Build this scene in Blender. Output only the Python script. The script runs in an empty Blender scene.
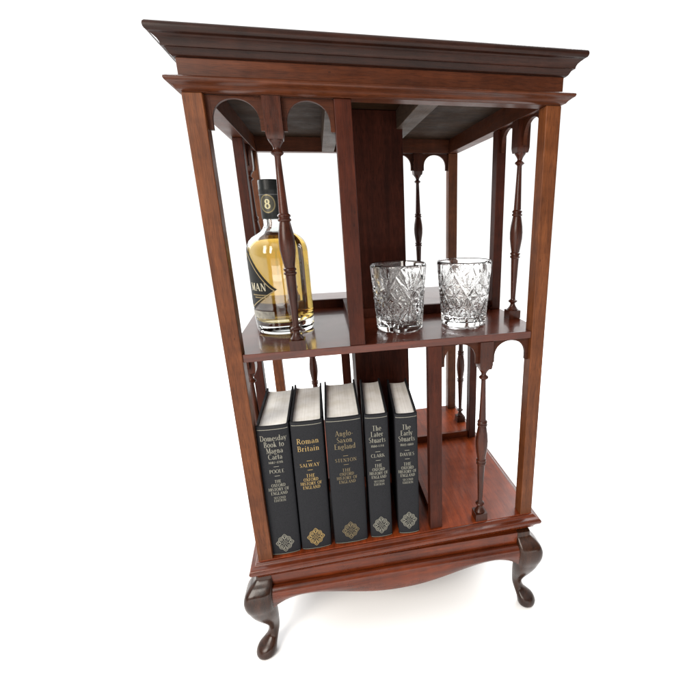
import bpy, bmesh, math, random
from math import sin, cos, pi, radians
from mathutils import Vector, Matrix
random.seed(7)
scene = bpy.context.scene
S = 0.457            # width of the bookcase over its posts, metres; all shapes below are in units of it
ZF = -0.2177           # floor height in those units

# ------------------------------------------------------------------ camera
cam_data = bpy.data.cameras.new("camera")
cam = bpy.data.objects.new("camera", cam_data)
scene.collection.objects.link(cam)
R = [[0.9751016724533681, -0.2208991983689058, -0.019500577904512886],
     [-0.08437708738005537, -0.2882583762268751, -0.9538278752795426],
     [0.20507860810892414, 0.9317245583835357, -0.29972005572047755]]
M = Matrix(((R[0][0], -R[1][0], -R[2][0], 0), (R[0][1], -R[1][1], -R[2][1], 0), (R[0][2], -R[1][2], -R[2][2], 0), (0, 0, 0, 1)))
M.translation = Vector((0.29066 * S, -1.22589 * S, (1.30130 - ZF) * S))
cam.matrix_world = M
cam_data.sensor_width = 36
cam_data.lens = 36 * 419.486 / 700
cam_data.shift_x = -0.09521
cam_data.shift_y = -0.00318
cam_data.clip_start = 0.02
cam_data.clip_end = 500
scene.camera = cam

# ------------------------------------------------------------------ world and lamps (white studio)
world = bpy.data.worlds.new("World"); scene.world = world; world.use_nodes = True
bg = world.node_tree.nodes["Background"]
bg.inputs[0].default_value = (1.0, 0.995, 0.985, 1)
_n, _l = world.node_tree.nodes, world.node_tree.links
_tc = _n.new('ShaderNodeTexCoord'); _sp = _n.new('ShaderNodeSeparateXYZ'); _mr = _n.new('ShaderNodeMapRange')
_l.new(_tc.outputs['Generated'], _sp.inputs[0]); _l.new(_sp.outputs['Y'], _mr.inputs[0])
_mr.interpolation_type = 'SMOOTHSTEP'
_mr.inputs['From Min'].default_value = -0.45; _mr.inputs['From Max'].default_value = 0.35   # bright windows behind, dim room in front
_mr.inputs['To Min'].default_value = 0.22; _mr.inputs['To Max'].default_value = 1.2
_mz = _n.new('ShaderNodeMapRange'); _l.new(_sp.outputs['Z'], _mz.inputs[0])                 # added overhead brightness to whiten the floor
_mz.inputs['From Min'].default_value = 0.35; _mz.inputs['From Max'].default_value = 0.95
_mz.inputs['To Min'].default_value = 0.0; _mz.inputs['To Max'].default_value = 1.85
_mx = _n.new('ShaderNodeMath'); _mx.operation = 'MAXIMUM'
_l.new(_mr.outputs[0], _mx.inputs[0]); _l.new(_mz.outputs[0], _mx.inputs[1]); _l.new(_mx.outputs[0], bg.inputs[1])
scene.view_settings.view_transform = 'Standard'
scene.view_settings.look = 'None'
scene.view_settings.exposure = 0
scene.view_settings.gamma = 1


def area(name, loc, target, size, power, color=(1, 1, 1), size_y=None):
    l = bpy.data.lights.new(name, 'AREA'); l.energy = power; l.color = color
    l.shape = 'RECTANGLE'; l.size = size; l.size_y = size_y or size
    o = bpy.data.objects.new(name, l); scene.collection.objects.link(o)
    o.location = loc
    o.rotation_euler = (Vector(target) - Vector(loc)).to_track_quat('-Z', 'Y').to_euler()
    return o


area("low_front_softbox", (-0.1, -2.3, 0.24), (0.2, 0.0, 0.14), 3.4, 16, (1, 0.965, 0.91), 0.36)  # added low in front to brighten the floor under the case
area("left_softbox", (-0.85, -1.25, 1.25), (0.15, 0.0, 0.45), 1.0, 48, (1, 0.94, 0.86))
area("right_rear_fill", (1.5, 1.0, 1.5), (0.7, 0.25, 0.0), 1.2, 34, (0.98, 0.99, 1))  # added fill from behind right, lifts the shade on the floor
area("rear_left_fill", (-0.9, 1.3, 1.4), (0.1, 0.3, 0.0), 1.2, 26, (0.98, 0.99, 1))  # added fill from behind left, lightens the floor beneath the case


# ------------------------------------------------------------------ materials
def new_mat(name):
    m = bpy.data.materials.new(name); m.use_nodes = True
    nt = m.node_tree
    return m, nt, nt.nodes["Principled BSDF"]


def wood(name, dark, light, grain='z', rough=0.3, coat=0.25, coat_rough=0.12, spec=0.4, pores=0.55):
    m, nt, b = new_mat(name)
    N, L = nt.nodes, nt.links
    tc = N.new('ShaderNodeTexCoord'); oi = N.new('ShaderNodeObjectInfo')
    add = N.new('ShaderNodeVectorMath'); add.operation = 'MULTIPLY_ADD'
    add.inputs[1].default_value = (1, 1, 1)
    sc = N.new('ShaderNodeVectorMath'); sc.operation = 'SCALE'; sc.inputs[0].default_value = (7.3, 4.1, 5.7)
    L.new(oi.outputs['Random'], sc.inputs['Scale'])
    L.new(tc.outputs['Object'], add.inputs[0]); L.new(sc.outputs[0], add.inputs[2])
    vec = add.outputs[0]

    def mapped(scale):
        mp = N.new('ShaderNodeMapping'); mp.inputs['Scale'].default_value = scale
        L.new(vec, mp.inputs[0]); return mp.outputs[0]

    def tri(along, across):
        if grain == 'z': return mapped((across, across, along))
        if grain == 'x': return mapped((along, across, across))
        if grain == 'y': return mapped((across, along, across))
        a = mapped((along, across, across)); c = mapped((across, along, across))
        g = N.new('ShaderNodeNewGeometry'); sp = N.new('ShaderNodeSeparateXYZ'); L.new(g.outputs['True Normal'], sp.inputs[0])
        ax = N.new('ShaderNodeMath'); ax.operation = 'ABSOLUTE'; L.new(sp.outputs[0], ax.inputs[0])
        gt = N.new('ShaderNodeMath'); gt.operation = 'GREATER_THAN'; gt.inputs[1].default_value = 0.6; L.new(ax.outputs[0], gt.inputs[0])
        mx = N.new('ShaderNodeMix'); mx.data_type = 'VECTOR'
        L.new(gt.outputs[0], mx.inputs['Factor']); L.new(a, mx.inputs[4]); L.new(c, mx.inputs[5])
        return mx.outputs[1]

    def noise(v, detail, rough_, dist=0.0, scale=1.0):
        n = N.new('ShaderNodeTexNoise'); n.inputs['Scale'].default_value = scale
        n.inputs['Detail'].default_value = detail; n.inputs['Roughness'].default_value = rough_
        n.inputs['Distortion'].default_value = dist
        L.new(v, n.inputs['Vector']); return n.outputs['Fac']

    def ramp(f, p0, c0, p1, c1):
        r = N.new('ShaderNodeValToRGB'); e = r.color_ramp.elements
        e[0].position = p0; e[0].color = (*c0, 1); e[1].position = p1; e[1].color = (*c1, 1)
        L.new(f, r.inputs[0]); return r.outputs[0]

    def mult(a, c, fac=1.0):
        mx = N.new('ShaderNodeMix'); mx.data_type = 'RGBA'; mx.blend_type = 'MULTIPLY'
        mx.inputs[0].default_value = fac; L.new(a, mx.inputs[6]); L.new(c, mx.inputs[7]); return mx.outputs[2]
    base = ramp(noise(tri(7, 110), 8, 0.62, 0.5), 0.28, dark, 0.74, light)
    fl = ramp(noise(tri(70, 1000), 3, 0.6), 0.38, (pores,) * 3, 0.52, (1, 1, 1))
    blotch = ramp(noise(tri(6, 14), 3, 0.5, 1.2), 0.3, (0.68, 0.64, 0.62), 0.7, (1.12, 1.12, 1.1))
    fig = ramp(noise(tri(60, 12), 2, 0.5, 0.4), 0.3, (0.86, 0.84, 0.82), 0.7, (1.06, 1.06, 1.06))
    vo = N.new('ShaderNodeTexVoronoi'); vo.inputs['Scale'].default_value = 1; vo.inputs['Randomness'].default_value = 1
    L.new(tri(38, 75), vo.inputs['Vector'])
    ding = ramp(vo.outputs['Distance'], 0.03, (0.45, 0.42, 0.40), 0.09, (1, 1, 1))
    patch = ramp(noise(vec, 2, 0.5, 0, 9), 0.48, (1, 1, 1), 0.60, (0, 0, 0))
    dm = N.new('ShaderNodeMix'); dm.data_type = 'RGBA'; dm.blend_type = 'LIGHTEN'; dm.inputs[0].default_value = 1
    L.new(ding, dm.inputs[6]); L.new(patch, dm.inputs[7])
    col = mult(mult(mult(mult(base, fl), blotch), fig), dm.outputs[2])
    L.new(col, b.inputs['Base Color'])
    rr = N.new('ShaderNodeMapRange'); rr.inputs['To Min'].default_value = rough * 0.6; rr.inputs['To Max'].default_value = rough * 1.6
    L.new(noise(vec, 4, 0.6, 0, 22), rr.inputs[0]); L.new(rr.outputs[0], b.inputs['Roughness'])
    b.inputs['Specular IOR Level'].default_value = spec
    b.inputs['Coat Weight'].default_value = coat; b.inputs['Coat Roughness'].default_value = coat_rough
    cr = N.new('ShaderNodeMapRange'); cr.inputs['From Min'].default_value = 0.35; cr.inputs['From Max'].default_value = 0.75
    cr.inputs['To Min'].default_value = coat_rough * 0.7; cr.inputs['To Max'].default_value = coat_rough * 3.5
    L.new(noise(tri(12, 30), 5, 0.65, 1.0), cr.inputs[0]); L.new(cr.outputs[0], b.inputs['Coat Roughness'])
    bp = N.new('ShaderNodeBump'); bp.inputs['Strength'].default_value = 0.12; bp.inputs['Distance'].default_value = 0.0006
    L.new(noise(tri(45, 700), 3, 0.6), bp.inputs['Height']); L.new(bp.outputs[0], b.inputs['Normal'])
    bw = N.new('ShaderNodeBump'); bw.inputs['Strength'].default_value = 0.25; bw.inputs['Distance'].default_value = 0.0015
    L.new(noise(vec, 2, 0.5, 0, 14), bw.inputs['Height']); L.new(bw.outputs[0], b.inputs['Coat Normal'])
    return m


def simple(name, col, rough=0.5, metal=0.0, spec=0.5, var=0.0, vscale=200, bump=0.0):
    m, nt, b = new_mat(name); N, L = nt.nodes, nt.links
    b.inputs['Base Color'].default_value = (*col, 1); b.inputs['Roughness'].default_value = rough
    b.inputs['Metallic'].default_value = metal; b.inputs['Specular IOR Level'].default_value = spec
    tc = N.new('ShaderNodeTexCoord'); n = N.new('ShaderNodeTexNoise')
    n.inputs['Scale'].default_value = vscale; n.inputs['Detail'].default_value = 4
    L.new(tc.outputs['Object'], n.inputs['Vector'])
    r = N.new('ShaderNodeValToRGB'); e = r.color_ramp.elements
    e[0].position = 0.3; e[0].color = (*[c * (1 - var) for c in col], 1)
    e[1].position = 0.7; e[1].color = (*[min(1, c * (1 + var)) for c in col], 1)
    L.new(n.outputs['Fac'], r.inputs[0]); L.new(r.outputs[0], b.inputs['Base Color'])
    if bump:
        bp = N.new('ShaderNodeBump'); bp.inputs['Strength'].default_value = bump; bp.inputs['Distance'].default_value = 0.0004
        L.new(n.outputs['Fac'], bp.inputs['Height']); L.new(bp.outputs[0], b.inputs['Normal'])
    return m


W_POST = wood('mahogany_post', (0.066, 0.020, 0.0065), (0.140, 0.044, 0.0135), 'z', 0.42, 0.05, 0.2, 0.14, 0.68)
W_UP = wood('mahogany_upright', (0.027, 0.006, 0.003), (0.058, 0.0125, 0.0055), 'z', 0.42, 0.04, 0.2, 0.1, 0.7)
W_TURN = wood('mahogany_turned', (0.024, 0.006, 0.003), (0.064, 0.017, 0.008), 'z', 0.28, 0.16, 0.15, 0.15)
W_RAIL = wood('mahogany_rail', (0.042, 0.011, 0.004), (0.090, 0.0245, 0.0085), 'h', 0.36, 0.06, 0.2, 0.15, 0.68)
W_CORN = wood('mahogany_cornice', (0.009, 0.0035, 0.0022), (0.032, 0.010, 0.0055), 'h', 0.32, 0.08, 0.2, 0.14, 0.7)
W_ARCH = wood('mahogany_arch', (0.030, 0.008, 0.0035), (0.065, 0.018, 0.007), 'h', 0.42, 0.03, 0.2, 0.1, 0.7)
W_SHELF = wood('mahogany_shelf', (0.036, 0.007, 0.003), (0.092, 0.018, 0.0065), 'x', 0.2, 0.45, 0.05, 0.2, 0.8)
W_FLOOR = wood('mahogany_bottom_board', (0.090, 0.0155, 0.004), (0.235, 0.042, 0.0095), 'y', 0.3, 0.18, 0.08, 0.15, 0.75)
W_BASE = wood('mahogany_base', (0.052, 0.009, 0.0025), (0.135, 0.025, 0.0055), 'h', 0.26, 0.3, 0.1, 0.16, 0.68)
W_LEG = wood('dark_stained_leg', (0.012, 0.005, 0.0025), (0.046, 0.0165, 0.008), 'z', 0.24, 0.28, 0.12, 0.16, 0.7)
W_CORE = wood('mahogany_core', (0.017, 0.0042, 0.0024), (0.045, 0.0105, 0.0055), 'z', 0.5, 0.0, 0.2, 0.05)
W_CEIL = wood('dull_underside', (0.016, 0.0085, 0.0045), (0.040, 0.020, 0.010), 'x', 0.6, 0.0, 0.3, 0.05)
W_BEAM = wood('grey_sheen_beam', (0.036, 0.022, 0.014), (0.075, 0.048, 0.033), 'y', 0.5, 0.0, 0.3, 0.15)  # greyer, paler colour stands in for white light reflected off the beams


# ------------------------------------------------------------------ mesh builder
def side(k):
    return [lambda u, v, z: (u, v, z), lambda u, v, z: (1 - v, u, z),
            lambda u, v, z: (1 - u, 1 - v, z), lambda u, v, z: (v, 1 - u, z)][k]


class MB:
    def __init__(self, origin=(0.5, 0.5, ZF), T=None):
        self.v = []; self.f = []; self.o = origin; self.T = T or (lambda a, b, c: (a, b, c))

    def vert(self, x, y, z):
        x, y, z = self.T(x, y, z)
        self.v.append(((x - self.o[0]) * S, (y - self.o[1]) * S, (z - self.o[2]) * S)); return len(self.v) - 1

    def box(self, x0, x1, y0, y1, z0, z1):
        i = [self.vert(x, y, z) for z in (z0, z1) for x, y in ((x0, y0), (x1, y0), (x1, y1), (x0, y1))]
        for q in ((3, 2, 1, 0), (4, 5, 6, 7), (0, 1, 5, 4), (1, 2, 6, 5), (2, 3, 7, 6), (3, 0, 4, 7)):
            self.f.append(tuple(i[a] for a in q))

    def loft(self, rings, cap0=True, cap1=True, closed=True):
        idx = [[self.vert(*p) for p in r] for r in rings]; n = len(idx[0])
        for a, b in zip(idx, idx[1:]):
            for j in range(n if closed else n - 1):
                k = (j + 1) % n; self.f.append((a[j], a[k], b[k], b[j]))
        if cap0: self.f.append(tuple(reversed(idx[0])))
        if cap1: self.f.append(tuple(idx[-1]))

    def lathe(self, cx, cy, prof, n=32, cap0=True, cap1=True):
        self.loft([[(cx + r * cos(2 * pi * j / n), cy + r * sin(2 * pi * j / n), z) for j in range(n)] for r, z in prof], cap0, cap1)

    def strip(self, cols, v0, v1):
        """cols: (u, z_low, z_high); a board between v0 and v1"""
        idx = [[self.vert(u, v, z) for v, z in ((v0, a), (v0, b), (v1, b), (v1, a))] for u, a, b in cols]
        for p, q in zip(idx, idx[1:]):
            for j in range(4):
                k = (j + 1) % 4; self.f.append((p[j], p[k], q[k], q[j]))
        self.f.append(tuple(reversed(idx[0]))); self.f.append(tuple(idx[-1]))

    def build(self, name, mat, parent=None, smooth=False, bevel=0.0, rot=None):
        me = bpy.data.meshes.new(name); bm = bmesh.new()
        vs = [bm.verts.new(p) for p in self.v]
        for f in self.f:
            try: bm.faces.new([vs[i] for i in f])
            except ValueError: pass
        bmesh.ops.remove_doubles(bm, verts=bm.verts, dist=1e-6)
        bmesh.ops.recalc_face_normals(bm, faces=bm.faces)
        bm.to_mesh(me); bm.free()
        for p in me.polygons: p.use_smooth = bool(smooth or bevel)
        me.materials.append(mat)
        o = bpy.data.objects.new(name, me); scene.collection.objects.link(o)
        if parent: o.parent = parent
        if rot: o.rotation_euler = rot
        if bevel:
            m = o.modifiers.new('bevel', 'BEVEL'); m.width = bevel; m.segments = 2; m.limit_method = 'ANGLE'
            m.angle_limit = radians(40); m.harden_normals = True
            try: me.set_sharp_from_angle(angle=radians(40))
            except Exception: pass
        elif smooth:
            try: me.set_sharp_from_angle(angle=radians(smooth if smooth > 1 else 40))
            except Exception: pass
        return o


def thing(name, label, cat, loc, rot=(0, 0, 0), group=None):
    o = bpy.data.objects.new(name, None); scene.collection.objects.link(o)
    o.location = loc; o.rotation_euler = rot; o.empty_display_size = 0.05
    o['label'] = label; o['category'] = cat
    if group: o['group'] = group
    return o


def W(x, y, z): return (x * S, y * S, (z - ZF) * S)


def interp(pts, x):
    if x <= pts[0][0]: return pts[0][1]
    for i in range(len(pts) - 1):
        if x <= pts[i + 1][0]:
            t = (x - pts[i][0]) / (pts[i + 1][0] - pts[i][0])
            p0 = pts[max(i - 1, 0)][1]; p1 = pts[i][1]; p2 = pts[i + 1][1]; p3 = pts[min(i + 2, len(pts) - 1)][1]
            return 0.5 * (2 * p1 + (p2 - p0) * t + (2 * p0 - 5 * p1 + 4 * p2 - p3) * t * t + (3 * p1 - p0 - 3 * p2 + p3) * t ** 3)
    return pts[-1][1]


# ------------------------------------------------------------------ setting
fl_m = simple('white_floor_paint', (0.95, 0.95, 0.95), 0.9, 0, 0.05, 0.003, 3)
mb = MB((0, 0, ZF)); r = 60
mb.loft([[(r * cos(2 * pi * j / 64), r * sin(2 * pi * j / 64), ZF) for j in range(64)]], True, False)
flo = mb.build('floor', fl_m); flo['kind'] = 'structure'

# ------------------------------------------------------------------ bookcase
case = thing('revolving_bookcase', 'square mahogany revolving bookcase with turned spindles and short cabriole legs', 'bookcase', W(0.5, 0.5, ZF))
P = 0.047; ZT = 1.594; ZM = 0.929; ZMB = 0.905; ZB = 0.203
for k in range(4):
    m = MB(T=side(k)); m.box(0, P, 0, P, ZB - 0.004, ZT); m.build('corner_post', W_POST, case, bevel=0.0012)


def spindle_profile(z0, z1):
    h = z1 - z0
    pts = [(0.0, .019), (.006, .0195), (.012, .0165), (.022, .013), (.034, .0095), (.043, .0085), (.050, .0100), (.055, .0150), (.061, .0168),
           (.067, .0150), (.072, .0098), (.080, .0085), (.16, .0100), (.27, .0122), (.352, .0138), (.358, .0175), (.366, .0180), (.370, .0150), (.375, .0150), (.379, .0180), (.387, .0175), (.392, .0142),
           (.43, .0178), (.48, .0215), (.52, .0222), (.56, .0205), (.615, .0155),
           (.622, .0142), (.627, .0178), (.635, .0180), (.639, .0150), (.644, .0150), (.648, .0178), (.656, .0170), (.662, .0128),
           (.74, .0112), (.86, .0090), (.925, .0080), (.931, .0098), (.937, .0150), (.943, .0165), (.949, .0148), (.955, .0098), (.963, .0083), (.974, .0105), (.986, .0150), (.994, .0182), (1.0, .0185)]
    return [(r_, z0 + t * h) for t, r_ in pts]


def arch(m, ua, ub, zt, zs, zf, fa, fb, apex):
    cols = [(ua, zf, zt), (ua + fa, zf, zt)]
    n = 22; a = ua + fa; b = ub - fb
    for i in range(n + 1):
        t = pi * i / n; u = (a + b) / 2 - cos(t) * (b - a) / 2
        e = abs(sin(t)) ** 0.85
        cols.append((u, zs + (apex - zs) * e, zt))
    cols += [(b, zf, zt), (ub, zf, zt)]
    m.strip(cols, 0.017, 0.030)


for k in range(4):
    # upper tier: spindle panel at the left of each side; lower tier: at the right
    for tier in (0, 1):
        if tier == 0:
            z0, z1 = ZM, ZT; u0, u1 = 0.357, 0.402; us = 0.203; pa, pb = P, u0
        else:
            z0, z1 = ZB, ZMB; u0, u1 = 0.600, 0.645; us = 0.797; pa, pb = u1, 1 - P
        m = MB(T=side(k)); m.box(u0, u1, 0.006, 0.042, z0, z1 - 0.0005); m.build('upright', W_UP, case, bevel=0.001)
        hw = 0.0225
        m = MB(T=side(k))
        c = 0.024
        zb = z0 + 0.030
        m.box(us - hw, us + hw, c - hw, c + hw, z0, zb)
        m.lathe(us, c, spindle_profile(zb, z1 - 0.098), 28)
        # square top block with tapered foot
        zt0 = z1 - 0.098
        rings = []
        for hh, zz in ((0.0195, zt0), (0.021, zt0 + 0.006), (hw, zt0 + 0.016), (hw, zt0 + 0.0175), (hw, z1 - 0.002), (hw, z1 - 0.0006)):
            rings.append([(us - hh, c - hh, zz), (us + hh, c - hh, zz), (us + hh, c + hh, zz), (us - hh, c + hh, zz)])
        m.loft(rings)
        o = m.build('spindle', W_TURN, case, smooth=42)
        m = MB(T=side(k))
        arch(m, pa + 0.0003, us - hw - 0.0003, z1 - 0.0008, z1 - 0.062, z1 - 0.078, 0.011, 0.010, z1 - 0.006)
        m.build('arch_bracket', W_ARCH, case, bevel=0.0006)
        m = MB(T=side(k))
        arch(m, us + hw + 0.0003, pb - 0.0003, z1 - 0.0008, z1 - 0.062, z1 - 0.078, 0.010, 0.011, z1 - 0.006)
        m.build('arch_bracket', W_ARCH, case, bevel=0.0006)


def square_sweep(m, prof, inner=None):
    """prof = (overhang, z) outer rings from bottom to top; a closed frame if inner is given"""
    rings = [[(-e, -e, z), (1 + e, -e, z), (1 + e, 1 + e, z), (-e, 1 + e, z)] for e, z in prof]
    if inner is not None:
        zt, zb = prof[-1][1], prof[0][1]
        for z in (zt, zb): rings.append([(inner, inner, z), (1 - inner, inner, z), (1 - inner, 1 - inner, z), (inner, 1 - inner, z)])
        rings.append(rings[0])
        m.loft(rings, False, False)
    else: m.loft(rings)


# frieze box under the cornice: four rails
for k in range(4):
    m = MB(T=side(k)); m.box(*((0.0, 1.0) if k % 2 == 0 else (0.0462, 0.9538)), 0.0, 0.046, ZT + 0.0002, 1.667); m.build('frieze_rail', W_RAIL, case, bevel=0.0006)
m = MB(); square_sweep(m, [(0.0003, ZT + 0.001), (0.008, ZT + 0.004), (0.012, 1.603), (0.020, 1.609), (0.0255, 1.612), (0.0275, 1.616), (0.0265, 1.620), (0.022, 1.623), (0.010, 1.6255), (0.0003, 1.627)], 0.0)
m.build('bead_moulding', W_RAIL, case, smooth=50)
m = MB(); square_sweep(m, [(0.001, 1.664), (0.004, 1.6645), (0.0085, 1.668), (0.0115, 1.673), (0.0140, 1.6775), (0.0165, 1.6800), (0.0208, 1.6803), (0.0212, 1.6825), (0.0222, 1.6868), (0.025, 1.6915), (0.0300, 1.6960), (0.0340, 1.6985), (0.0358, 1.7005), (0.0385, 1.7015),
                           (0.0425, 1.7035), (0.0445, 1.707), (0.0452, 1.712), (0.044, 1.717), (0.0405, 1.7205), (0.034, 1.722)])
m.build('cornice', W_CORN, case, smooth=35)
# underside board (recessed ceiling) sits just under the cornice block
m = MB(); m.box(0.0462, 0.9538, 0.0462, 0.9538, 1.655, 1.6635); m.build('top_board', W_CEIL, case)
for x0, x1 in ((0.338, 0.393), (0.590, 0.648)):
    m = MB(); m.box(x0, x1, 0.0462, 0.9538, ZT + 0.001, 1.6548); m.build('top_beam', W_BEAM, case, bevel=0.0008)
# core
C0, C1 = 0.392, 0.612
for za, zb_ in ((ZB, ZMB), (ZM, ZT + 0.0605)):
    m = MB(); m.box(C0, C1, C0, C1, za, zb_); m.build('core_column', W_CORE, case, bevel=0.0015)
# middle shelf: notched at the posts
m = MB()
pts = [(P, .004), (1 - P, .004), (1 - P, P), (1 - .004, P), (1 - .004, 1 - P), (1 - P, 1 - P), (1 - P, 1 - .004), (P, 1 - .004), (P, 1 - P), (.004, 1 - P), (.004, P), (P, P)]
m.loft([[(x, y, ZMB) for x, y in pts], [(x, y, ZM) for x, y in pts]])
m.build('middle_shelf', W_SHELF, case, bevel=0.0008)
# low stops round the core (pinwheel)
for k in range(4):
    m = MB(T=side(k)); m.box(0.370, 0.388, 0.0425, 0.610, ZM - 0.0003, ZM + 0.034); m.build('shelf_stop', W_UP, case, bevel=0.0006)
    m = MB(T=side(k)); m.box(0.614, 0.632, 0.0425, 0.390, ZB - 0.0003, ZB + 0.034); m.build('shelf_stop', W_BASE, case, bevel=0.0006)
# bottom board
m = MB(); m.box(-0.001, 1.001, -0.001, 1.001, 0.186, ZB); m.build('bottom_board', W_FLOOR, case, bevel=0.0008)
m = MB(); square_sweep(m, [(-0.002, 0.135), (0.002, 0.137), (0.006, 0.141), (0.009, 0.148), (0.014, 0.156), (0.021, 0.162), (0.026, 0.167), (0.0285, 0.174), (0.029, 0.179), (0.0265, 0.1835), (0.021, 0.187), (0.014, 0.190), (0.010, 0.194), (0.008, 0.1975), (0.004, 0.200), (0.0012, 0.2005)], 0.03)
m.build('base_moulding', W_BASE, case, smooth=35)
m = MB(); m.box(0.031, 0.969, 0.031, 0.969, 0.14, 0.1855); m.build('turntable_block', W_CORE, case)

# base, turned slightly against the case
AB = radians(-1.7)
base_rot = (0, 0, AB)
ap = [(0.03, -0.012), (0.055, 0.010), (0.09, 0.028), (0.14, 0.038), (0.2, 0.035), (0.28, 0.020), (0.36, 0.002), (0.43, -0.009), (0.5, -0.012), (0.57, -0.009), (0.64, 0.002), (0.72, 0.020), (0.8, 0.035), (0.86, 0.038), (0.91, 0.028), (0.945, 0.010), (0.97, -0.012)]
for k in range(4):
    m = MB(T=side(k)); m.box(0.046, 0.954, -0.004, 0.03, 0.082, 0.1345); m.build('base_frieze', W_BASE, case, bevel=0.0005, rot=base_rot)
    m = MB(T=side(k)); rings = []
    n = 64
    for i in range(n + 1):
        u = 0.042 + (0.958 - 0.042) * i / n; zb_ = interp(ap, u)
        pr = [(0.012, 0.0815), (-0.004, 0.0815), (-0.008, 0.0865), (-0.014, 0.0865), (-0.021, 0.083), (-0.027, 0.076), (-0.031, 0.067), (-0.033, 0.056)]
        for t in (0.25, 0.5, 0.75, 0.92): pr.append((-0.033 + 0.010 * t ** 1.5, 0.056 + (zb_ + 0.002 - 0.056) * t))
        pr += [(-0.022, zb_ + 0.0008), (-0.019, zb_), (0.012, zb_)]
        rings.append([(u, v, z) for v, z in pr])
    m.loft(rings); m.build('apron', W_BASE, case, smooth=38, rot=base_rot)
leg = [  # z, centre, half-size, exponent
    (0.134, 0.021, 0.0265, 9), (0.118, 0.0205, 0.0270, 9), (0.108, 0.017, 0.031, 7), (0.096, 0.010, 0.038, 6), (0.080, 0.003, 0.0445, 5.5), (0.060, -0.001, 0.048, 5), (0.040, -0.002, 0.0485, 4.5), (0.020, -0.0015, 0.0470, 4),
    (0.0, 0.001, 0.0440, 3.6), (-0.03, 0.0060, 0.0405, 3.1), (-0.06, 0.0125, 0.0345, 2.6), (-0.09, 0.0195, 0.0262, 2.2), (-0.113, 0.0232, 0.0208, 2), (-0.132, 0.0225, 0.0193, 2), (-0.149, 0.0165, 0.0210, 2), (-0.160, 0.0085, 0.0262, 2),
    (-0.172, -0.0010, 0.0330, 2), (-0.187, -0.0060, 0.0360, 2), (-0.199, -0.0075, 0.0350, 2), (-0.2065, -0.0075, 0.030, 2), (-0.21, -0.006, 0.021, 2)]
for k in range(4):
    m = MB(T=side(k)); rings = []; zs = []
    for a, b in zip(leg, leg[1:]):
        n = 1 if a[0] > 0.12 else 3
        for i in range(n): zs.append(a[0] + (b[0] - a[0]) * i / n)
    zs.append(leg[-1][0])
    rev = leg[::-1]
    for z in zs:
        if z > 0.1185: c, h, ex = 0.021, 0.0265, 9
        else: c, h, ex = (interp([(q[0], q[j]) for q in rev], z) for j in (1, 2, 3))
        ring = []
        for j in range(40):
            t = 2 * pi * j / 40; cx_, sy_ = cos(t), sin(t)
            q = (abs(cx_) ** ex + abs(sy_) ** ex) ** (-1 / ex)
            zz = z if z > -0.1 else -0.1 + (z + 0.1) * 1.07
            ring.append((c + h * q * cx_, c + h * q * sy_, zz))
        rings.append(ring)
    m.loft(rings); m.build('cabriole_leg', W_LEG, case, smooth=50, rot=base_rot)

# ------------------------------------------------------------------ lettering: a small roman stroke alphabet
TK, TN = 0.15, 0.06


def A_(cx, cy, rx, ry, a0, a1, n=18, tk=TK, tn=TN):
    out = []
    for i in range(n + 1):
        t = radians(a0 + (a1 - a0) * i / n)
        out.append((cx + rx * cos(t), cy + ry * sin(t), tn + (tk - tn) * abs(cos(t)) ** 1.3))
    return out


def V_(x, y0, y1, serif='tb', w=TK):
    o = [[(x, y0, w), (x, y1, w)]]
    if 'b' in serif: o.append([(x - .15, y0 + .02, .05), (x + .15, y0 + .02, .05)])
    if 't' in serif: o.append([(x - .15, y1 - .02, .05), (x + .15, y1 - .02, .05)])
    if 'l' in serif: o.append([(x - .15, y1 - .04, .05), (x, y1 - .02, .07)])
    return o


def H_(x0, x1, y, w=TN): return [[(x0, y, w), (x1, y, w)]]
def D_(x0, y0, x1, y1, w=TK): return [[(x0, y0, w), (x1, y1, w)]]
def sf(x, y): return [[(x - .13, y, .05), (x + .13, y, .05)]]


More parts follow.
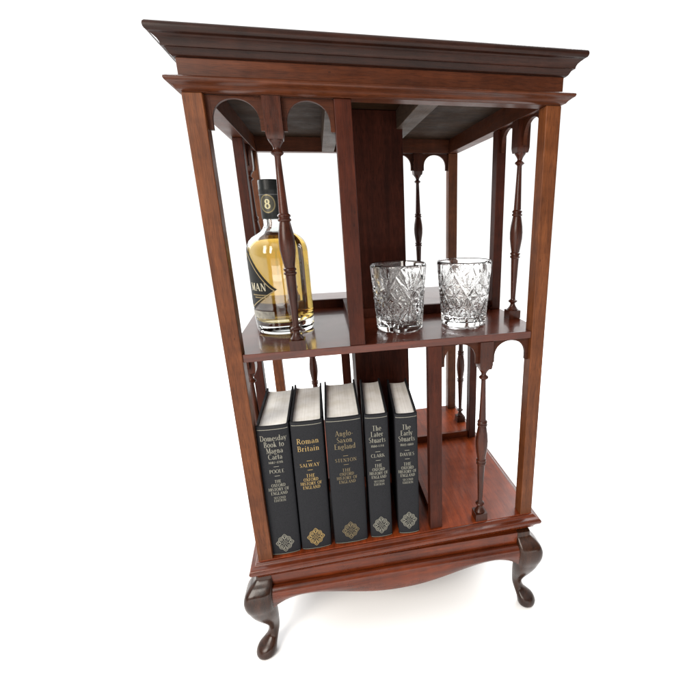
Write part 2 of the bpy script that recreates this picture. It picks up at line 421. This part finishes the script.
X = .64
G = {
 'A': (.86, D_(.1, 0, .42, 1, TN) + D_(.42, 1, .76, 0) + H_(.22, .62, .34) + sf(.1, .02) + sf(.76, .02)),
 'B': (.72, V_(.18, 0, 1) + [A_(.3, .75, .26, .24, -90, 90), A_(.32, .26, .31, .26, -90, 90)] + H_(.15, .32, .98) + H_(.15, .32, .5) + H_(.15, .32, .03)),
 'C': (.82, [A_(.46, .5, .38, .5, 50, 310, 26)]),
 'D': (.86, V_(.18, 0, 1) + [A_(.34, .5, .42, .48, -90, 90, 22)] + H_(.15, .36, .98) + H_(.15, .36, .02)),
 'E': (.68, V_(.18, 0, 1) + H_(.15, .6, .97) + H_(.15, .5, .52) + H_(.15, .64, .03)),
 'F': (.64, V_(.18, 0, 1) + H_(.15, .6, .97) + H_(.15, .5, .5)),
 'G': (.86, [A_(.46, .5, .38, .5, 50, 320, 26)] + V_(.74, .08, .42, 't')),
 'H': (.92, V_(.18, 0, 1) + V_(.74, 0, 1) + H_(.18, .74, .52)),
 'I': (.36, V_(.18, 0, 1)),
 'K': (.84, V_(.18, 0, 1) + D_(.2, .4, .66, .98, TN) + D_(.36, .58, .76, 0)),
 'L': (.66, V_(.18, 0, 1) + H_(.15, .62, .03)),
 'M': (1.0, V_(.16, 0, 1, 'tb', TN) + D_(.18, 1, .5, .08) + D_(.5, .08, .82, 1, TN) + V_(.84, 0, 1)),
 'N': (.92, V_(.16, 0, 1, 'tb', TN) + D_(.16, 1, .76, .02) + V_(.76, 0, 1, 't', TN)),
 'O': (.92, [A_(.46, .5, .38, .5, 0, 360, 32)]),
 'P': (.7, V_(.18, 0, 1) + [A_(.32, .73, .28, .26, -90, 90)] + H_(.15, .34, .98) + H_(.15, .34, .47)),
 'R': (.78, V_(.18, 0, 1) + [A_(.32, .74, .26, .25, -90, 90)] + H_(.15, .34, .98) + H_(.15, .34, .49) + D_(.38, .5, .74, 0)),
 'S': (.62, [A_(.32, .74, .22, .25, 40, 200, 12, .1), [(.12, .7, .1), (.5, .34, .17)], A_(.3, .27, .23, .26, -150, 20, 12, .1)]),
 'T': (.74, V_(.37, 0, 1, 'b') + H_(.06, .68, .97)),
 'V': (.84, D_(.1, 1, .42, 0) + D_(.42, 0, .74, 1, TN) + sf(.1, .98) + sf(.74, .98)),
 'W': (1.16, D_(.08, 1, .34, 0) + D_(.34, 0, .58, 1, TN) + D_(.58, 1, .82, 0) + D_(.82, 0, 1.06, 1, TN) + sf(.1, .98) + sf(1.05, .98)),
 'X': (.8, D_(.12, 1, .68, 0) + D_(.1, 0, .7, 1, TN) + sf(.12, .98) + sf(.68, .98) + sf(.12, .02) + sf(.68, .02)),
 'Y': (.8, D_(.1, 1, .4, .48) + D_(.4, .48, .7, 1, TN) + V_(.4, 0, .5, 'b') + sf(.1, .98) + sf(.7, .98)),
 'a': (.56, [A_(.26, .44, .16, .19, 20, 160, 10, .1), A_(.24, .18, .16, .17, 60, 300, 14)] + V_(.44, 0, .46, '')),
 'b': (.64, V_(.16, 0, 1, 'l') + [A_(.33, .32, .22, .31, -150, 150, 20)]),
 'd': (.66, V_(.5, 0, 1, 'lb') + [A_(.3, .32, .22, .31, 30, 330, 20)]),
 'e': (.56, [A_(.29, .32, .22, .31, 0, 310, 22)] + H_(.1, .5, .36)),
 'g': (.6, [A_(.27, .42, .18, .2, 0, 360, 20), A_(.27, -.12, .2, .15, 0, 360, 20, .09)] + H_(.3, .55, .6) + D_(.16, .22, .2, .02, TN)),
 'h': (.66, V_(.16, 0, 1, 'lb') + V_(.48, 0, .46, 'b') + [A_(.32, .44, .16, .19, 0, 160, 10, .1)]),
 'i': (.32, V_(.16, 0, X, 'lb') + [[(.16, .84, .14), (.16, .96, .14)]]),
 'k': (.62, V_(.16, 0, 1, 'lb') + D_(.18, .26, .48, .6, TN) + D_(.28, .38, .54, 0)),
 'l': (.32, V_(.16, 0, 1, 'lb')),
 'm': (.98, V_(.16, 0, X, 'lb') + V_(.48, 0, .46, 'b') + V_(.8, 0, .46, 'b') + [A_(.32, .44, .16, .19, 0, 160, 10, .1), A_(.64, .44, .16, .19, 0, 160, 10, .1)]),
 'n': (.66, V_(.16, 0, X, 'lb') + V_(.48, 0, .46, 'b') + [A_(.32, .44, .16, .19, 0, 160, 10, .1)]),
 'o': (.62, [A_(.31, .32, .23, .32, 0, 360, 26)]),
 'r': (.46, V_(.16, 0, X, 'lb') + [A_(.32, .46, .12, .16, 20, 160, 8, .11)]),
 's': (.46, [A_(.24, .47, .14, .16, 30, 200, 10, .08), [(.11, .44, .07), (.35, .22, .13)], A_(.22, .17, .15, .16, -160, 20, 10, .08)]),
 't': (.4, V_(.18, .05, .86, '') + H_(.04, .36, .6) + [A_(.28, .1, .11, .1, 180, 300, 6, .08)]),
 'u': (.66, V_(.16, .15, X, 'l') + V_(.5, 0, X, 'lb') + [A_(.32, .17, .16, .17, 180, 330, 10, .1)]),
 'w': (.86, D_(.08, X, .26, 0) + D_(.26, 0, .42, X, TN) + D_(.42, X, .6, 0) + D_(.6, 0, .78, X, TN)),
 'x': (.58, D_(.1, X, .48, 0) + D_(.08, 0, .5, X, TN)),
 'y': (.6, D_(.08, X, .3, 0) + D_(.52, X, .2, -.28, TN) + sf(.08, .62) + sf(.52, .62)),
 '-': (.4, H_(.05, .35, .3, .08)),
 '0': (.6, [A_(.3, .36, .22, .36, 0, 360, 24)]), '1': (.4, V_(.2, 0, .72, 'bl')),
 '2': (.54, [A_(.26, .52, .18, .2, -10, 160, 10)] + D_(.44, .48, .1, .04, .09) + H_(.08, .48, .04)),
 '3': (.54, [A_(.24, .54, .17, .18, -70, 150, 10), A_(.24, .16, .19, .2, -140, 80, 12)]),
 '4': (.58, V_(.4, -.1, .7, '') + H_(.04, .56, .18) + D_(.06, .2, .38, .7, TN)),
 '6': (.56, [A_(.28, .24, .2, .24, 0, 360, 20), A_(.5, .3, .42, .6, 110, 180, 8)]),
 '7': (.54, H_(.08, .48, .68) + D_(.47, .68, .2, -.05, .1)),
 '8': (.56, [A_(.28, .55, .16, .17, 0, 360, 20), A_(.28, .18, .2, .2, 0, 360, 20)]),
}


class Ink:
    """flat ribbons in (a, b), carried onto a surface by fn(a, b) -> point (in W units, local)"""
    def __init__(self, fn): self.fn = fn; self.mb = MB((0, 0, 0))

    def ribbon(self, pts):
        dense = [pts[0]]
        for p, q in zip(pts, pts[1:]):
            n = max(1, int(math.hypot(q[0] - p[0], q[1] - p[1]) / 0.006))
            for i in range(1, n + 1):
                t = i / n; dense.append(tuple(p[j] + (q[j] - p[j]) * t for j in range(3)))
        L_, R_ = [], []
        for i, p in enumerate(dense):
            a = dense[max(i - 1, 0)]; b = dense[min(i + 1, len(dense) - 1)]
            dx, dy = b[0] - a[0], b[1] - a[1]; l = math.hypot(dx, dy) or 1
            nx, ny = -dy / l * p[2] / 2, dx / l * p[2] / 2
            L_.append(self.mb.vert(*self.fn(p[0] + nx, p[1] + ny))); R_.append(self.mb.vert(*self.fn(p[0] - nx, p[1] - ny)))
        for i in range(len(dense) - 1): self.mb.f.append((R_[i], R_[i + 1], L_[i + 1], L_[i]))

    def text(self, s, ac, b, h, track=0.06, bold=1.15, wide=1.0):
        adv = [(G[c][0] if c in G else 0.4) + track for c in s]
        w = (sum(adv) - track) * h * wide; a = ac - w / 2
        for c, ad in zip(s, adv):
            if c in G:
                for st in G[c][1]: self.ribbon([(a + x * h * wide, b + y * h, t * h * bold) for x, y, t in st])
            a += ad * h * wide

    def build(self, name, mat, parent):
        o = self.mb.build(name, mat, parent, smooth=True); return o


# ------------------------------------------------------------------ books
CLOTH = simple('black_book_cloth', (0.0125, 0.0130, 0.0150), 0.6, 0, 0.08, 0.25, 900, 0.35)
GOLD = simple('bright_gilt', (0.28, 0.19, 0.065), 0.45, 0.3, 0.5, 0.15, 600)
DULL = simple('dull_gilt', (0.14, 0.108, 0.055), 0.5, 0.3, 0.5, 0.2, 600)
SILV = simple('pale_gilt', (0.185, 0.178, 0.145), 0.5, 0.3, 0.5, 0.15, 600)


def pages_mat():
    m, nt, b = new_mat('page_edges'); N, L = nt.nodes, nt.links
    tc = N.new('ShaderNodeTexCoord'); mp = N.new('ShaderNodeMapping'); mp.inputs['Scale'].default_value = (2600, 6, 60)
    n = N.new('ShaderNodeTexNoise'); n.inputs['Scale'].default_value = 1; n.inputs['Detail'].default_value = 3
    n2 = N.new('ShaderNodeTexNoise'); n2.inputs['Scale'].default_value = 45; n2.inputs['Detail'].default_value = 4
    L.new(tc.outputs['Object'], mp.inputs[0]); L.new(mp.outputs[0], n.inputs['Vector']); L.new(tc.outputs['Object'], n2.inputs['Vector'])
    r = N.new('ShaderNodeValToRGB'); e = r.color_ramp.elements
    e[0].position = .3; e[0].color = (.62, .61, .58, 1); e[1].position = .55; e[1].color = (.86, .85, .82, 1)
    r2 = N.new('ShaderNodeValToRGB'); e = r2.color_ramp.elements
    e[0].position = .3; e[0].color = (.84, .82, .77, 1); e[1].position = .6; e[1].color = (1, 1, 1, 1)
    mx = N.new('ShaderNodeMix'); mx.data_type = 'RGBA'; mx.blend_type = 'MULTIPLY'; mx.inputs[0].default_value = 1
    L.new(n.outputs['Fac'], r.inputs[0]); L.new(n2.outputs['Fac'], r2.inputs[0]); L.new(r.outputs[0], mx.inputs[6]); L.new(r2.outputs[0], mx.inputs[7])
    L.new(mx.outputs[2], b.inputs['Base Color']); b.inputs['Roughness'].default_value = 0.8
    bp = N.new('ShaderNodeBump'); bp.inputs['Strength'].default_value = .4; bp.inputs['Distance'].default_value = .0004
    L.new(n.outputs['Fac'], bp.inputs['Height']); L.new(bp.outputs[0], b.inputs['Normal'])
    return m


PAGES = pages_mat()


def make_book(x, y, w, h, dep, yaw, lean, label, ink_m, lines, eh):
    t = thing('hardback_book', label, 'book', W(x, y, ZB + 0.0006), (0, lean, yaw), 'black hardback books in a row on the bottom shelf')
    th = 0.0065; bulge = 0.011; hw = w / 2

    def arc(off, n=14):
        return [((hw - off) * -cos(pi * i / n), 0.004 - (bulge - off * .6) * sin(pi * i / n) ** 0.8 if 0 < i < n else 0.004) for i in range(n + 1)]
    outer = [(-hw, dep), (-hw, 0.03), (-hw + .003, 0.016)] + arc(0) + [(hw - .003, 0.016), (hw, 0.03), (hw, dep)]
    inner = [(-hw + th, dep), (-hw + th, 0.03), (-hw + th, 0.016)] + [(a, b + th * .7) for a, b in arc(th)] + [(hw - th, 0.016), (hw - th, 0.03), (hw - th, dep)]
    m = MB((0, 0, 0)); rings = []
    n = len(outer)
    for z, ins in ((0, .0012), (0.0015, 0), (h - 0.0015, 0), (h, .0012)):
        rings.append([(a, b, z) for a, b in outer] + [(a, b, z) for a, b in reversed(inner)])
    m.loft(rings, False, False)
    idx0 = [0, len(rings[0])]
    N_ = len(rings[0])
    for ring_i in (0, len(rings) - 1):
        b0 = ring_i * N_
        for i in range(n - 1): m.f.append((b0 + i, b0 + i + 1, b0 + N_ - 2 - i, b0 + N_ - 1 - i))
    m.build('cover', CLOTH, t, smooth=38)
    # text block, rounded spine, hollowed fore-edge
    m = MB((0, 0, 0)); q = hw - th - .0006
    pts = [(-q, dep - .012)] + [(-q + (2 * q) * 0, .018)]
    pts = [(-q, .012)] + [(q * -cos(pi * i / 10), 0.009 - (bulge - .006) * sin(pi * i / 10)) for i in range(1, 10)] + [(q, .012)]
    pts += [(q, dep - .008)] + [(q * cos(pi * i / 8), dep - .008 - .012 * sin(pi * i / 8)) for i in range(1, 8)] + [(-q, dep - .008)]
    rings = []
    for z in (.006, h - .010): rings.append([(a, b, z) for a, b in pts])
    m.loft(rings)
    m.build('page_block', PAGES, t, smooth=30)

    def spine(a, b, lift=0.0011):
        c = max(-1, min(1, a / hw)); s_ = math.sqrt(max(0, 1 - c * c))
        return (a, 0.004 - bulge * s_ ** 0.8 - lift, b)
    ink = Ink(spine)
    for (s, zz, hh, wd) in lines:
        if s == '_': ink.ribbon([(-.008, zz, .0016), (.008, zz, .0016)])
        else: ink.text(s, 0, zz - hh / 2, hh, 0.07, 0.72 if hh > .015 else 0.85, wd)
    ink.build('spine_lettering', ink_m, t)
    for zz in (h - .0105, .0035):
        rl = Ink(spine); rl.ribbon([(-hw * .93, zz, .0018), (hw * .93, zz, .0018)]); rl.build('spine_rule', SILV, t)
    # quatrefoil filigree
    em = Ink(spine); rx, rz = min(0.0275, hw * .73), 0.0335

    def pt(rad, ang, wd): return (rx * rad * cos(ang), eh + rz * rad * sin(ang), wd)

    def rose(rad, lob, ph, wd, n=72):
        pts = []
        for i in range(n + 1):
            t_ = 2 * pi * i / n
            dia = 1 / (abs(cos(t_)) ** 1.4 + abs(sin(t_)) ** 1.4) ** (1 / 1.4)
            pts.append(pt(rad * (dia + lob * cos(ph * t_)), t_, wd))
        em.ribbon(pts)

    def curl(rad, ang, s_, wd, a0=0, a1=360):
        c = pt(rad, ang, 0)
        em.ribbon([(c[0] + rx * s_ * cos(ang + radians(a0 + (a1 - a0) * j / 14)), c[1] + rz * s_ * sin(ang + radians(a0 + (a1 - a0) * j / 14)), wd) for j in range(15)])
    rose(.98, .06, 8, .0015); rose(.86, .05, 8, .0009)
    rose(.30, .06, 4, .0012)
    for i in range(4):
        t_ = pi / 2 * i
        curl(.66, t_, .13, .0013); curl(.60, t_ + .42, .10, .0011, -150, 150); curl(.60, t_ - .42, .10, .0011, -150, 150)
        curl(.50, t_ + pi / 4, .10, .0013); curl(.72, t_ + pi / 4, .07, .0011)
        em.ribbon([pt(.34, t_, .0012), pt(.50, t_, .0016)])
        em.ribbon([pt(.44, t_ + .22, .001), pt(.80, t_ + .26, .0012)]); em.ribbon([pt(.44, t_ - .22, .001), pt(.80, t_ - .26, .0012)])
        em.ribbon([pt(1.0, t_, .0030), pt(1.08, t_, .0010)])
    curl(0, 0, .12, .0013)
    em.build('spine_emblem', ink_m, t)
    return t


HB = 0.486
CAPS, TITLE = .0112, .0188


def lines_of(spec, wd, tw):
    """spec: (text, height of its centre on the spine)"""
    out = []
    for i, (t, z) in enumerate(spec):
        if t == '_': out.append((t, z, 0, 0)); continue
        if any(c.islower() for c in t): hh, w = TITLE, tw
        elif t[0].isdigit(): hh, w = .0105, wd
        elif t in ('SECOND', 'EDITION'): hh, w = .0085, wd
        elif i < 8 and spec[i - 1][0] == '_': hh, w = .0125, wd * 1.05
        else: hh, w = CAPS, wd * .88
        out.append((t, z, hh, w))
    return out


T4 = ('THE', 'OXFORD', 'HISTORY OF', 'ENGLAND')
make_book(0.0905, 0.018, 0.098, HB, 0.318, 0, radians(1.0), 'black hardback book with pale gilt emblem, leftmost, against the left corner post', SILV,
          lines_of([('Domesday', .446), ('Book to', .424), ('Magna', .402), ('Carta', .380), ('1087-1216', .361), ('_', .344), ('POOLE', .327), ('_', .310)] + list(zip(T4 + ('SECOND', 'EDITION'), (.290, .275, .260, .245, .228, .217))), .84, .73), .047)
make_book(0.1935, 0.018, 0.100, HB + .002, 0.318, 0, radians(1.0), 'black hardback book with the brightest gold emblem and gold lettering, second from left', GOLD,
          lines_of([('Roman', .421), ('Britain', .394), ('_', .349), ('SALWAY', .333), ('_', .315)] + list(zip(T4, (.294, .279, .264, .249))), .90, .95), .050)
make_book(0.3135, 0.017, 0.116, HB + .002, 0.322, radians(-.8), radians(.4), 'thickest black hardback book, dull gold emblem, in the middle of the row', DULL,
          lines_of([('Anglo-', .433), ('Saxon', .409), ('England', .385), ('_', .350), ('STENTON', .334), ('_', .317)] + list(zip(T4, (.296, .281, .266, .251))), .9, .80), .053)
make_book(0.4215, 0.018, 0.078, HB - .002, 0.318, radians(-3.0), radians(.2), 'thin black hardback book with pale emblem, just right of the thickest book', SILV,
          lines_of([('The', .436), ('Later', .414), ('Stuarts', .392), ('1660-1714', .371), ('_', .348), ('CLARK', .333), ('_', .315)] + list(zip(T4 + ('SECOND', 'EDITION'), (.295, .280, .265, .250, .233, .221))), .82, .74), .052)
make_book(0.5215, 0.012, 0.076, HB - .010, 0.312, radians(-4.5), radians(0), 'thin black hardback book with pale emblem, rightmost, beside the plain upright', SILV,
          lines_of([('The', .430), ('Early', .408), ('Stuarts', .386), ('1603-1660', .365), ('_', .342), ('DAVIES', .327), ('_', .309)] + list(zip(T4 + ('SECOND', 'EDITION'), (.289, .274, .259, .244, .227, .215))), .82, .74), .057)


# ------------------------------------------------------------------ glass
def glass_mat(name, col=(1, 1, 1), ior=1.5, rough=0.0):
    m, nt, b = new_mat(name)
    b.inputs['Base Color'].default_value = (*col, 1); b.inputs['Roughness'].default_value = rough
    b.inputs['IOR'].default_value = ior; b.inputs['Transmission Weight'].default_value = 1.0
    return m


CLEAR = glass_mat('clear_glass', (0.96, 0.985, 0.975))
CRYST = glass_mat('cut_crystal', (0.99, 0.995, 0.99), 1.48, 0.04)


def whisky_mat():
    m, nt, b = new_mat('whisky'); N, L = nt.nodes, nt.links
    b.inputs['Base Color'].default_value = (1, 1, 1, 1); b.inputs['Roughness'].default_value = 0
    b.inputs['IOR'].default_value = 1.36; b.inputs['Transmission Weight'].default_value = 1
    va = N.new('ShaderNodeVolumeAbsorption'); va.inputs['Color'].default_value = (0.82, 0.65, 0.10, 1); va.inputs['Density'].default_value = 37
    L.new(va.outputs[0], N["Material Output"].inputs['Volume'])
    return m


BX, BY = 0.152, 0.283
bot = thing('whisky_bottle', 'round whisky bottle half filled with pale gold spirit, black cap, behind the front spindle', 'bottle', W(BX, BY, ZM + 0.0006))
bot['label'] = 'round clear bottle of pale gold whisky with black cap and diamond label on the shelf'
RB = 0.0985


def lath(prof, name, mat, n=64, cap0=True, cap1=True, parent=bot, smooth=60):
    m = MB((0, 0, 0)); m.lathe(0, 0, prof, n, cap0, cap1); return m.build(name, mat, parent, smooth=smooth)


outer = [(.004, .004), (.06, .004), (.078, .0), (.088, .001), (.094, .006), (.0965, .016), (RB - .001, .03), (RB, .05), (RB, .265), (.0975, .278), (.094, .292), (.087, .305), (.076, .316), (.062, .325), (.049, .332), (.041, .339), (.0365, .348), (.0345, .358), (.034, .40)]
inn = [(.0265, .40), (.0275, .358), (.032, .345), (.043, .333), (.060, .319), (.077, .304), (.086, .291), (.0905, .277), (.0915, .265), (.0915, .055), (.089, .045), (.080, .039), (.06, .040), (.03, .047), (.002, .050)]
lath(outer + inn, 'glass_body', CLEAR)
liq = [(.002, .0498), (.03, .0468), (.06, .0398), (.0802, .0388), (.0893, .0448), (.0919, .055), (.0919, .265), (.0909, .2772), (.0864, .2914), (.0774, .3044), (.0600, .3194), (.0545, .3235), (.002, .3232)]
lath(liq, 'whisky', whisky_mat())
BLACK = simple('black_capsule', (0.008, 0.009, 0.009), 0.35, 0, 0.2, 0.2, 300)
lath([(.0275, .372), (.0362, .372), (.0372, .376), (.0374, .455), (.0380, .458), (.0380, .463), (.0374, .466), (.0374, .484), (.0365, .489), (.033, .491), (.001, .4915)], 'cap', BLACK, smooth=35)
lath([(.0383, .4440), (.0384, .4470)], 'cap_seam', simple('grey_seam', (.05, .05, .05), .4), 48, False, False)


def cyl(rad, a0):
    # a0: direction the middle of the label faces, angle from -y towards +x
    def fn(a, b):
        t = a0 + a / rad
        return (rad * sin(t), -rad * cos(t), b)
    return fn


LBL = simple('black_label', (0.009, 0.0095, 0.009), 0.5, 0, 0.15, 0.2, 300)
LGOLD = simple('label_gold', (0.26, 0.20, 0.10), 0.5, 0.3)
LWHITE = simple('label_white', (0.36, 0.33, 0.24), 0.5)
LGREY = simple('grey_reflection_band', (0.20, 0.19, 0.16), 0.5, 0, 0.4, 0.35, 160)  # grey stands in for a semi-transparent reflection on the glass


def diamond(fn, cz, hw_, up, dn, mat, name, parent, n=28):
    m = MB((0, 0, 0)); cols = []
    for i in range(-n, n + 1):
        t = abs(i) / n; a = hw_ * i / n
        # concave upper edge, straight lower edge
        top = up * ((1 - t) ** 1.25); low = -dn * (1 - t)
        cols.append([m.vert(*fn(a, cz + low + (top - low) * j / 6)) for j in range(7)])
    for p, q in zip(cols, cols[1:]):
        for j in range(6): m.f.append((p[j], q[j], q[j + 1], p[j + 1]))
    return m.build(name, mat, parent, smooth=True)


LA = radians(-66); hwL = 0.108
lab = diamond(cyl(RB + .0008, LA), .155, hwL, .135, .07, LBL, 'front_label', bot)
ink = Ink(cyl(RB + .0018, LA))
for sg in (-1, 1):
    top = [(sg * hwL * .93 * (i / 20), .155 + .135 * .88 * (1 - i / 20) ** 1.25 - .004, .0030) for i in range(21)]
    ink.ribbon(top); ink.ribbon([(sg * hwL * .93, .151, .0030), (0, .155 - .07 * .86, .0030)])
ink.build('label_border', LGOLD, lab)
ink = Ink(cyl(RB + .0020, LA)); ink.text('MAN', .040, .150, .024, .1, 1.3, .95)
ink.build('label_lettering', LWHITE, lab)
ink = Ink(cyl(RB + .0020, LA))
for zz, a, b in ((.136, .012, .078), (.128, .022, .066)): 
    x = a
    while x < b: ink.ribbon([(x, zz, .004), (x + .004, zz, .004)]); x += .0062
ink.build('label_small_print', LGOLD, lab)
m = MB((0, 0, 0)); fn = cyl(RB + .0006, LA)
m.loft([[fn(-.10 + .19 * i / 30, z) for i in range(31)] for z in (.058, .082)], False, False, False); m.build('lower_reflection_band', LGREY, bot, smooth=True)  # strip below the diamond, put in as a painted reflection
# round medallion with 8 on the capsule
m = MB((0, 0, 0)); fnc = cyl(.0380, radians(-18)); cz = .418
m.loft([[fnc(r_ * cos(2 * pi * j / 32), cz + r_ * 1.12 * sin(2 * pi * j / 32)) for j in range(32)] for r_ in (.0265, .018, .009, .001)], False, True)
med = m.build('cap_medallion', simple('dark_bronze', (.045, .042, .03), .4, .3), bot, smooth=True)
ink = Ink(cyl(.0386, radians(-18)))
ink.ribbon([(.0235 * cos(2 * pi * j / 40), cz + .0263 * sin(2 * pi * j / 40), .0028) for j in range(41)])
ink.build('medallion_ring', simple('antique_gold', (.22, .18, .09), .4, .6), med)
ink = Ink(cyl(.0387, radians(-18))); ink.text('8', 0, cz - .0135, .036, 0, 1.15, .95)
ink.build('medallion_numeral', simple('pale_gold', (.42, .38, .22), .5, .2), med)


# ------------------------------------------------------------------ cut-glass tumblers
def tumbler(x, y, rot, label, seed):
    r0, r1, H = 0.079, 0.0955, 0.222
    segs = []
    nrep = 6; step = 2 * pi / nrep

    def seg(a0, z0, a1, z1, w, d): segs.append((a0, z0, a1, z1, w, d))
    for i in range(nrep):
        c = (i + .5) * step
        # long crossing cuts
        seg(c - step * .5, .035, c + step * .5, .185, .0105, .0046); seg(c + step * .5, .035, c - step * .5, .185, .0105, .0046)
        # hobstar of short wedge cuts low on the body
        for j in range(10):
            t = 2 * pi * j / 10 + .2
            seg(c + .02 * cos(t) / r1 * 1, .070 + .006 * sin(t), c + .040 * cos(t) / r1, .070 + .034 * sin(t), .0068, .0042)
        # fan above
        for j in range(-3, 4):
            t = radians(90 + 24 * j)
            seg(c + .012 * cos(t) / r1, .135 + .010 * sin(t), c + .046 * cos(t) / r1, .135 + .046 * sin(t), .0062, .0038)
        # side fans between
        c2 = i * step
        for j in range(8):
            t = 2 * pi * j / 8
            seg(c2 + .010 * cos(t) / r1, .110 + .010 * sin(t), c2 + .030 * cos(t) / r1, .110 + .036 * sin(t), .0066, .0040)
        for j in range(-2, 3):
            t = radians(-90 + 30 * j)
            seg(c2 + .004 * cos(t) / r1, .056, c2 + .036 * cos(t) / r1, .056 + .036 * sin(t), .0066, .0038)
    NA, NZ = 336, 110
    zs = [0.008 + (H - 0.016) * j / NZ for j in range(NZ + 1)]
    import numpy as np
    A, Z = np.meshgrid(np.arange(NA) * 2 * pi / NA, np.array(zs)); D = np.zeros_like(A)
    rr = r0 + (r1 - r0) * (Z / H)
    for (a0, z0, a1, z1, w, d) in segs:
        am = (a0 + a1) / 2
        U = ((A - am + pi) % (2 * pi) - pi) * r1; u0 = (a0 - am) * r1; u1 = (a1 - am) * r1
        L2 = (u1 - u0) ** 2 + (z1 - z0) ** 2
        t = np.clip(((U - u0) * (u1 - u0) + (Z - z0) * (z1 - z0)) / L2, 0, 1)
        dist = np.hypot(U - u0 - t * (u1 - u0), Z - z0 - t * (z1 - z0))
        ww = w * (0.35 + 0.65 * np.sin(pi * np.clip(t, .03, .97)) ** .6)
        D = np.maximum(D, np.clip(1 - dist / ww, 0, 1) * d * 0.75)
    # fine diamond hatching where there are no big cuts
    hat = (np.abs(((A * r1 * 110 + Z * 110) % 1) - .5) + np.abs(((A * r1 * 110 - Z * 110) % 1) - .5)) * .0010
    mask = (Z > .03) & (Z < .178) & (D < .0004)
    D = np.where(mask, hat, D)
    rr = rr - D
    rings = []
    for r_, z in ((.002, .003), (.05, .003), (r0 * .86, .0), (r0 * .95, .001), (r0 * .99, .004)):
        rings.append([(r_ * cos(2 * pi * i / NA), r_ * sin(2 * pi * i / NA), z) for i in range(NA)])
    for j in range(NZ + 1):
        rings.append([(float(rr[j, i]) * cos(2 * pi * i / NA), float(rr[j, i]) * sin(2 * pi * i / NA), zs[j]) for i in range(NA)])
    for r_, z in ((r1 - .0015, H - .003), (r1 - .004, H), (r1 - .0075, H - .002), (r1 - .0095, H - .01), (r1 - .011, .15), (r0 - .010, .05), (r0 - .014, .036), (r0 - .026, .030), (.03, .029), (.002, .029)):
        rings.append([(r_ * cos(2 * pi * i / NA), r_ * sin(2 * pi * i / NA), z) for i in range(NA)])
    m = MB((0, 0, 0)); m.loft(rings)
    o = m.build('tumbler', CRYST, None, smooth=25)
    o.location = W(x, y, ZM + .0006); o.rotation_euler = (0, 0, rot)
    o['label'] = label; o['category'] = 'glass'; o['group'] = 'cut glass tumblers on the middle shelf'
    return o


tumbler(0.542, 0.180, 0.25, 'cut crystal tumbler on the middle shelf, nearer the bottle, in front of the dark core', 1)
tumbler(0.7755, 0.180, 0.85, 'cut crystal tumbler on the middle shelf, nearer the right corner post', 2)
